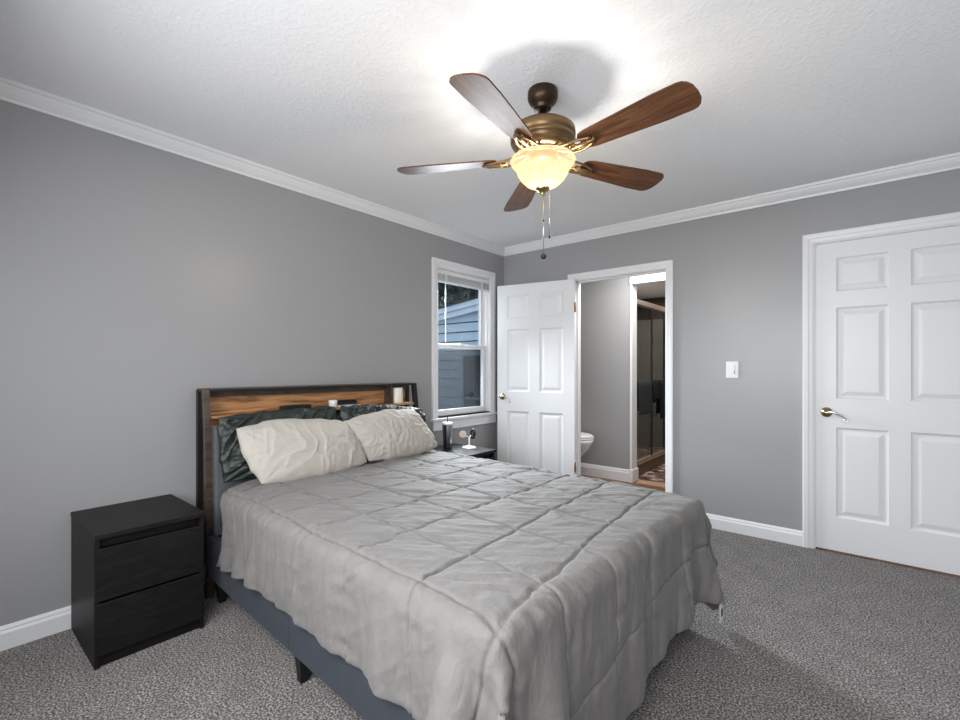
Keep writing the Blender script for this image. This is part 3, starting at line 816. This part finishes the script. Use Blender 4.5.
def fine_comforter():
    U, V, Pp, us, vs = settle()
    # light smoothing
    for _ in range(1):
        Q = Pp.copy(); Q[1:-1, 1:-1] = 0.6 * Pp[1:-1, 1:-1] + 0.1 * (Pp[2:, 1:-1] + Pp[:-2, 1:-1] + Pp[1:-1, 2:] + Pp[1:-1, :-2]); Pp = Q
    k = 6; Wu = catmull(len(us), k); Wv = catmull(len(vs), k)
    F = np.einsum('ai,ijc->ajc', Wu, Pp); F = np.einsum('bj,ajc->abc', Wv, F)
    fu = (Wu @ U[:, 0])[:, None] * np.ones((1, F.shape[1])); fv = (Wv @ V[0])[None, :] * np.ones((F.shape[0], 1))
    # wobble the seams slightly
    fuw = fu + 0.010 * vnoise(fu * 3, fv * 3, 11); fvw = fv + 0.009 * vnoise(fu * 3, fv * 3, 12)
    su = np.array([0.405, 0.69, 0.975, 1.25, 1.52, 1.80, 2.06, 2.41]); sv = np.array([-0.69, -0.475, -0.19, 0.10, 0.39, 0.68, 0.95])
    du = np.abs(fuw[..., None] - su).min(-1); dv = np.abs(fvw[..., None] - sv).min(-1)
    eu = np.minimum(fu - fu.min(), fu.max() - fu); ev = np.minimum(fv - fv.min(), fv.max() - fv)
    d = np.minimum(np.minimum(du, dv), np.minimum(eu, ev) * 1.5)
    puff = 0.007 * (1 - np.exp(-d / 0.055)) + 0.010 * (1 - np.exp(-(d / 0.0048) ** 1.5))
    # pleats running across each seam, fading into the cell
    pl = 0.0042 * vnoise(fv * 34, fu * 6, 21) * np.exp(-du / 0.05) + 0.0042 * vnoise(fu * 34, fv * 6, 22) * np.exp(-dv / 0.05)
    # soft diagonal creases
    a = fu * 0.8 + fv * 0.6; b = -fu * 0.6 + fv * 0.8
    cr = 0.0028 * vnoise(a * 8, b * 30, 31) + 0.0020 * vnoise(a * 14 + 5, b * 62, 32)
    cr += 0.0042 * (1 - np.abs(vnoise(a * 5 + 3, b * 16, 33)) * 2.2).clip(-0.2, 1)
    # hanging folds on the drops: stretched down the cloth
    sd = np.clip((np.abs(fv) - 0.70) / 0.12, 0, 1); fd = np.clip((fu - 2.12) / 0.12, 0, 1)
    fold_s = 0.0085 * vnoise(fu * 15 + 1.5 * np.abs(fv), fv * 2.2, 41) + 0.0045 * vnoise(fu * 36 + fv * 4, fv * 5, 42)
    fold_f = 0.0085 * vnoise(fv * 13 + fu, fu * 2.2, 43) + 0.0045 * vnoise(fv * 34 + fu * 4, fu * 5, 44)
    disp = puff + pl + cr * (1 - 0.6 * np.maximum(sd, fd)) + fold_s * sd * (1 - fd) * np.where(fv > 0, 0.3, 1.0) + fold_f * fd * (1 - 0.4 * sd)
    gu = np.gradient(F, axis=0); gv = np.gradient(F, axis=1); n = np.cross(gu, gv); n /= (np.sqrt((n ** 2).sum(-1, keepdims=True)) + 1e-12)
    for _ in range(3): n[1:-1, 1:-1] = (n[1:-1, 1:-1] + n[2:, 1:-1] + n[:-2, 1:-1] + n[1:-1, 2:] + n[1:-1, :-2]) / 5
    n /= (np.sqrt((n ** 2).sum(-1, keepdims=True)) + 1e-12)
    return F + n * disp[..., None]


CFP = fine_comforter(); cf = grid_mesh('comforter', CFP, M['comforter'], solid=0.012)
tag(bedspace(cf), 'large grey quilted comforter with square stitching draped over the bed', 'comforter')
# care label at the far foot corner of the comforter
jl = int(CFP.shape[1] * (0.70 + 1.015) / 2.035); lp = CFP[-3, jl]
tgm = MB().box((lp[0] - 0.001, lp[1] - 0.025, lp[2] - 0.075), (lp[0] + 0.001, lp[1] + 0.025, lp[2] + 0.004)).build('care_label', M['whiteplastic'], cf)
tgm['label'] = 'small white care label with a dark mark'
MB().box((lp[0] + 0.0012, lp[1] - 0.012, lp[2] - 0.055), (lp[0] + 0.0016, lp[1] + 0.012, lp[2] - 0.022)).build('printed_mark', M['blackplastic'], tgm)


# ------------------------------------------------------------------ pillows
def pillow(BL, BRr, TL, TR, th, m, seed, label, bulge=0.03, crease=1.0, group=None):
    n = 110; BL, BRr, TL, TR = map(np.array, (BL, BRr, TL, TR))
    s = np.linspace(-1, 1, n)[:, None] * np.ones((1, n)); t = np.linspace(-1, 1, n)[None, :] * np.ones((n, 1))
    nrm = np.cross(BRr - BL, TL - BL); nrm = nrm / np.linalg.norm(nrm)
    up = (TL - BL) / np.linalg.norm(TL - BL); rt = (BRr - BL) / np.linalg.norm(BRr - BL)
    a = (s + 1) / 2; b = (t + 1) / 2

    def patch(): return (BL[None, None] * ((1 - a) * (1 - b))[..., None] + BRr * (a * (1 - b))[..., None] + TL * ((1 - a) * b)[..., None] + TR * (a * b)[..., None])
    base = patch() + up * (bulge * np.sign(t) * np.abs(t) ** 3 * (1 - s ** 2))[..., None] + rt * (bulge * 0.6 * np.sign(s) * np.abs(s) ** 3 * (1 - t ** 2))[..., None]
    base += up * (0.006 * vnoise(s * 6, t * 2, seed) * np.abs(t) ** 4)[..., None] + rt * (0.006 * vnoise(s * 2, t * 6, seed + 1) * np.abs(s) ** 4)[..., None]
    prof = ((1 - np.abs(s) ** 2.6) * (1 - np.abs(t) ** 2.6)).clip(0) ** 0.55
    env = ((1 - s ** 8) * (1 - t ** 8)).clip(0) ** 0.5
    ang_ = 0.9 + 0.4 * math.sin(seed); x_, y_ = s * math.cos(ang_) + t * math.sin(ang_) * 0.6, -s * math.sin(ang_) + t * math.cos(ang_) * 0.6
    wx = x_ + 0.25 * vnoise(s * 1.6, t * 1.6, seed + 5); wy = y_ + 0.25 * vnoise(s * 1.6 + 9, t * 1.6, seed + 6)

    def ridged(f): return (1 - np.abs(f) * 2.4).clip(0, 1) ** 1.5
    cr = 0.011 * ridged(vnoise(wx * 1.6, wy * 5.5, seed + 7)) + 0.0085 * ridged(vnoise(wx * 2.5 + 4, wy * 9, seed + 8)) + 0.004 * vnoise(s * 9, t * 9, seed + 9)
    # creases radiating from the corners
    for cs, ct in ((-1, -1), (1, -1), (-1, 1), (1, 1)):
        r_ = np.sqrt((s - cs) ** 2 + ((t - ct) * 0.7) ** 2); th_ = np.arctan2((t - ct) * 0.7, s - cs)
        cr += 0.008 * vnoise(th_ * 7 + 20, r_ * 1.0, seed + 10) * np.exp(-(r_ - 0.25) ** 2 / 0.12)
    front = base + nrm * (th * 0.5 * prof + cr * crease * env)[..., None]
    back = base - nrm * (th * 0.5 * prof + 0.3 * cr * env)[..., None]
    idx = np.arange(n * n).reshape(n, n)
    f = np.stack([idx[:-1, :-1], idx[1:, :-1], idx[1:, 1:], idx[:-1, 1:]], -1).reshape(-1, 4)
    fb = f[:, ::-1] + n * n
    vsx = np.concatenate([front.reshape(-1, 3), back.reshape(-1, 3)]); me = bpy.data.meshes.new('pillow')
    me.from_pydata(vsx.tolist(), [], f.tolist() + fb.tolist())
    bm = bmesh.new(); bm.from_mesh(me); bmesh.ops.remove_doubles(bm, verts=bm.verts, dist=1e-5); bmesh.ops.recalc_face_normals(bm, faces=bm.faces); bm.to_mesh(me); bm.free()
    me.polygons.foreach_set('use_smooth', [True] * len(me.polygons)); me.materials.append(m)
    o = bpy.data.objects.new('pillow', me); C.objects.link(o)
    tag(bedspace(o), label, 'pillow', group); return o


pillow((0.285, -0.690, 0.625), (0.285, 0.00, 0.625), (0.215, -0.695, 0.955), (0.215, -0.01, 0.97), 0.085, M['green'], 3, 'dark green satin pillow leaning on the headboard at the bed’s left side', 0.015, 1.5)
pillow((0.285, 0.03, 0.625), (0.285, 0.72, 0.625), (0.215, 0.02, 0.97), (0.225, 0.70, 0.91), 0.085, M['green'], 14, 'dark satin pillow leaning on the headboard at the window side', 0.02, 1.5)
pillow((0.475, -0.575, 0.625), (0.445, 0.070, 0.640), (0.330, -0.645, 0.905), (0.335, -0.02, 0.885), 0.15, M['cream'], 27, 'cream pillow in front, on the nightstand side, overlapping the other cream pillow', 0.035, 0.42)
pillow((0.425, 0.10, 0.635), (0.395, 0.700, 0.645), (0.325, -0.02, 0.885), (0.325, 0.53, 0.925), 0.15, M['cream'], 52, 'cream pillow in front, nearest the window, partly behind the other cream pillow', 0.03, 0.5)


# ------------------------------------------------------------------ things on the headboard shelf
def on_shelf(name, x, y, z, rz=0):
    m_ = Matrix.Rotation(BR, 4, 'Z'); p = BO + m_ @ Vector((x, y, z)); o = empty(name, p, BR + rz); return o


k = on_shelf('remote_control', 0.075, -0.205, 0.954); tag(k, 'black remote lying on the headboard shelf above the left pillows', 'remote')
MB().box((-0.022, -0.095, 0), (0.022, 0.095, 0.03)).build('casing', M['blackplastic'], k, bevel=0.005)
MB().box((-0.012, -0.07, 0.03), (0.012, 0.05, 0.032)).build('keypad', M['black'], k)
k = on_shelf('candle_jar', 0.085, 0.045, 0.954); tag(k, 'small cream jar in the middle of the headboard shelf', 'jar')
MB().lathe([(0, 0), (0.026, 0), (0.028, 0.004), (0.028, 0.034)], n=28).build('jar', M['creamplastic'], k)
MB().lathe([(0.029, 0.034), (0.029, 0.046), (0.026, 0.049), (0, 0.049)], n=28).build('lid', M['whiteplastic'], k)
k = on_shelf('phone', 0.095, 0.155, 0.954, 0.06); tag(k, 'white phone lying flat on the headboard shelf beside the cream jar', 'phone')
MB().box((-0.035, -0.075, 0), (0.035, 0.075, 0.011)).build('body', M['whiteplastic'], k, bevel=0.004)
k = on_shelf('eyeglass_case', 0.038, 0.175, 0.954); tag(k, 'dark case behind the white phone on the headboard shelf', 'case')
MB().box((-0.022, -0.07, 0), (0.022, 0.07, 0.035)).build('lower_shell', M['blackplastic'], k, bevel=0.010, seg=3)
MB().box((-0.021, -0.069, 0.0355), (0.021, 0.069, 0.042)).build('upper_shell', M['blackplastic'], k, bevel=0.003)
k = on_shelf('pillar_candle', 0.065, 0.585, 0.954); tag(k, 'white cylinder candle in the right compartment of the headboard shelf', 'candle')
MB().lathe([(0, 0), (0.043, 0), (0.044, 0.003), (0.044, 0.112), (0.040, 0.115), (0.02, 0.111), (0, 0.110)], n=36).build('wax_body', M['creamplastic'], k)
MB().tube([(0, 0, 0.109), (0.001, 0, 0.121)], 0.0015, 6).build('wick', M['blackplastic'], k)

# ------------------------------------------------------------------ ceiling fan
FXc, FYc = 1.763, -2.072
fan = empty('ceiling_fan', (FXc, FYc, CZ)); tag(fan, 'five blade ceiling fan with walnut blades and a lit frosted glass bowl light', 'ceiling fan')
Z = lambda z: z - CZ + (0.011 if z < 2.17 else 0.0)
MB().lathe([(0, 0), (0.064, 0.0), (0.067, -0.008), (0.067, -0.036), (0.060, -0.052), (0.046, -0.066), (0.038, -0.074), (0.038, -0.082), (0.030, -0.087), (0, -0.088)], n=40).build('canopy', M['bronze'], fan)
MB().lathe([(0, -0.09), (0.016, -0.09), (0.016, -0.125), (0.030, -0.133), (0.030, -0.160), (0, -0.162)], n=24).build('downrod', M['bronze'], fan)
mp = [(0, 2.290), (0.060, 2.290), (0.105, 2.287), (0.130, 2.280), (0.142, 2.269), (0.144, 2.259), (0.144, 2.238), (0.140, 2.234), (0.140, 2.228), (0.144, 2.224), (0.140, 2.212), (0.133, 2.208), (0.133, 2.202), (0.128, 2.192), (0.118, 2.188), (0.118, 2.182), (0.100, 2.172), (0.085, 2.166), (0, 2.166)]
MB().lathe([(r, Z(z)) for r, z in mp], n=56).build('motor_housing', M['fanmetal'], fan)
MB().lathe([(r, Z(z)) for r, z in [(0, 2.166), (0.075, 2.166), (0.078, 2.158), (0.070, 2.150), (0.052, 2.146), (0.050, 2.136), (0.058, 2.130), (0.0, 2.128)]], n=40).build('flywheel', M['fanmetal'], fan)
# bowl: open towards the ceiling
bp = [(0.128, 2.134), (0.140, 2.132), (0.144, 2.124), (0.138, 2.112), (0.126, 2.106), (0.120, 2.094), (0.112, 2.070), (0.097, 2.046), (0.074, 2.024), (0.046, 2.010), (0.018, 2.004)]
MB().lathe([(r, Z(z)) for r, z in bp], n=56).build('light_bowl', M['bowl'], fan)
MB().lathe([(r, Z(z)) for r, z in [(0, 2.010), (0.030, 2.008), (0.032, 2.002), (0.024, 1.994), (0.012, 1.988), (0.010, 1.978), (0.007, 1.972), (0, 1.970)]], n=24).tube([(0, 0, Z(2.13)), (0, 0, Z(2.0))], 0.006, 8).build('finial', M['brass'], fan)
for (r, a, z, nm) in ((0.006, 0, 1.70, 1),):
    ch_ = MB().tube([(0.004, 0.0, Z(1.975)), (0.004, 0.0, Z(1.715))], 0.0016, 6).build('pull_chain', M['chrome'], fan)
    MB().lathe([(0, 0.014), (0.006, 0.012), (0.012, 0.004), (0.013, -0.003), (0.008, -0.012), (0, -0.014)], (0.004, 0, Z(1.702)), 20).build('fob', M['blackplastic'], ch_)
    MB().lathe([(0, 0.006), (0.004, 0), (0, -0.006)], (0.004, 0, Z(1.86)), 10).build('bead', M['bronze'], ch_)
ch2 = MB().tube([(0.025, 0.016, Z(1.99)), (0.025, 0.016, Z(1.79))], 0.0012, 6).build('pull_chain', M['chrome'], fan)
MB().lathe([(0, 0.008), (0.004, 0.003), (0.004, -0.004), (0, -0.008)], (0.025, 0.016, Z(1.788)), 10).build('fob', M['bronze'], ch2)
# blade prototype
BZ = Z(2.138)


def blade_parts(first=None, ang_=0.0):
    if first is not None:
        c = first.copy(); C.objects.link(c); c.parent = fan; c.rotation_euler = (0, 0, ang_)
        for g in list(first.children):
            d = g.copy(); C.objects.link(d); d.parent = c
        return c
    out = []
    L0, L1 = 0.205, 0.677; n = 22; pitch = math.radians(-12)
    top = []
    for i in range(n + 1):
        t = i / n; x = L0 + (L1 - L0) * t; wv = 0.052 + 0.022 * min(1, t * 1.4)
        out.append((x, wv))
    # rounded ends
    pts = [(L0, -0.030), (L0 + 0.012, -0.046)]
    pts += [(x, -wv) for x, wv in out if L0 + 0.03 < x < L1 - 0.05]
    for j in range(9):
        a = -PI / 2 + PI * j / 8; pts.append((L1 - 0.045 + 0.045 * math.cos(a), 0.074 * (abs(math.sin(a)) ** 0.75) * (1 if a > 0 else -1) if abs(a) > 1e-6 else 0))
    pts += [(x, wv) for x, wv in reversed(out) if L0 + 0.03 < x < L1 - 0.05]
    pts += [(L0 + 0.012, 0.046), (L0, 0.030)]

    def tw(x, y, z): return (x, y * math.cos(pitch) - z * math.sin(pitch), y * math.sin(pitch) + z * math.cos(pitch))
    b = MB().loft([[tw(x, y, -0.003) for x, y in pts], [tw(x, y, 0.003) for x, y in pts]], True, True, False).build('blade', M['blade'], fan, bevel=0.0012)
    b.location = (0, 0, BZ); b.rotation_euler = (0, 0, ang_)
    arm = MB()
    # scrolled blade iron: two side bars meeting in a leaf-shaped plate under the blade
    for s in (-1, 1):
        pp = []
        for i in range(15):
            t = i / 14; x = 0.070 + 0.19 * t; y = s * (0.012 + 0.026 * math.sin(PI * t) ** 1.0); z = 0.024 - 0.034 * (t if t < 0.5 else 0.5) * 2 * 1.0 + 0.0
            z = 0.020 - 0.030 * math.sin(min(1, t * 1.6) * PI / 2)
            pp.append((x, y * 1.0, z + y * math.tan(pitch) * t))
        arm.tube(pp, [0.0085 - 0.003 * math.sin(PI * i / 14) for i in range(15)], 8)
        arm.tube([(0.175 + 0.016 * math.cos(a), s * 0.014 + 0.010 * math.sin(a) * s, -0.012) for a in [q / 10 * 2 * PI for q in range(11)]], 0.0035, 6, False)
    arm.tube([(0.16, 0, -0.012), (0.24, 0, -0.013), (0.275, 0, -0.011)], [0.006, 0.012, 0.004], 8)
    arm.build('blade_iron', M['fanmetal'], b)
    for (sx, sy) in ((0.225, 0.025), (0.225, -0.025), (0.262, 0.0)):
        MB().lathe([(0, -0.003), (0.005, -0.002), (0.006, 0.002)], (sx, sy, -0.008 + sy * math.tan(pitch)), 10).build('screw', M['brass'], b)
    return b


b0 = blade_parts(None, math.radians(-8))
for a in (64, 136, -152, -80):
    blade_parts(b0, math.radians(a))
# the bulb's own light, inside the bowl
lo = light('fan_bulb', 'POINT', (FXc, FYc, 2.05), LAMP_W, (1.0, 0.95, 0.885), radius=0.04)
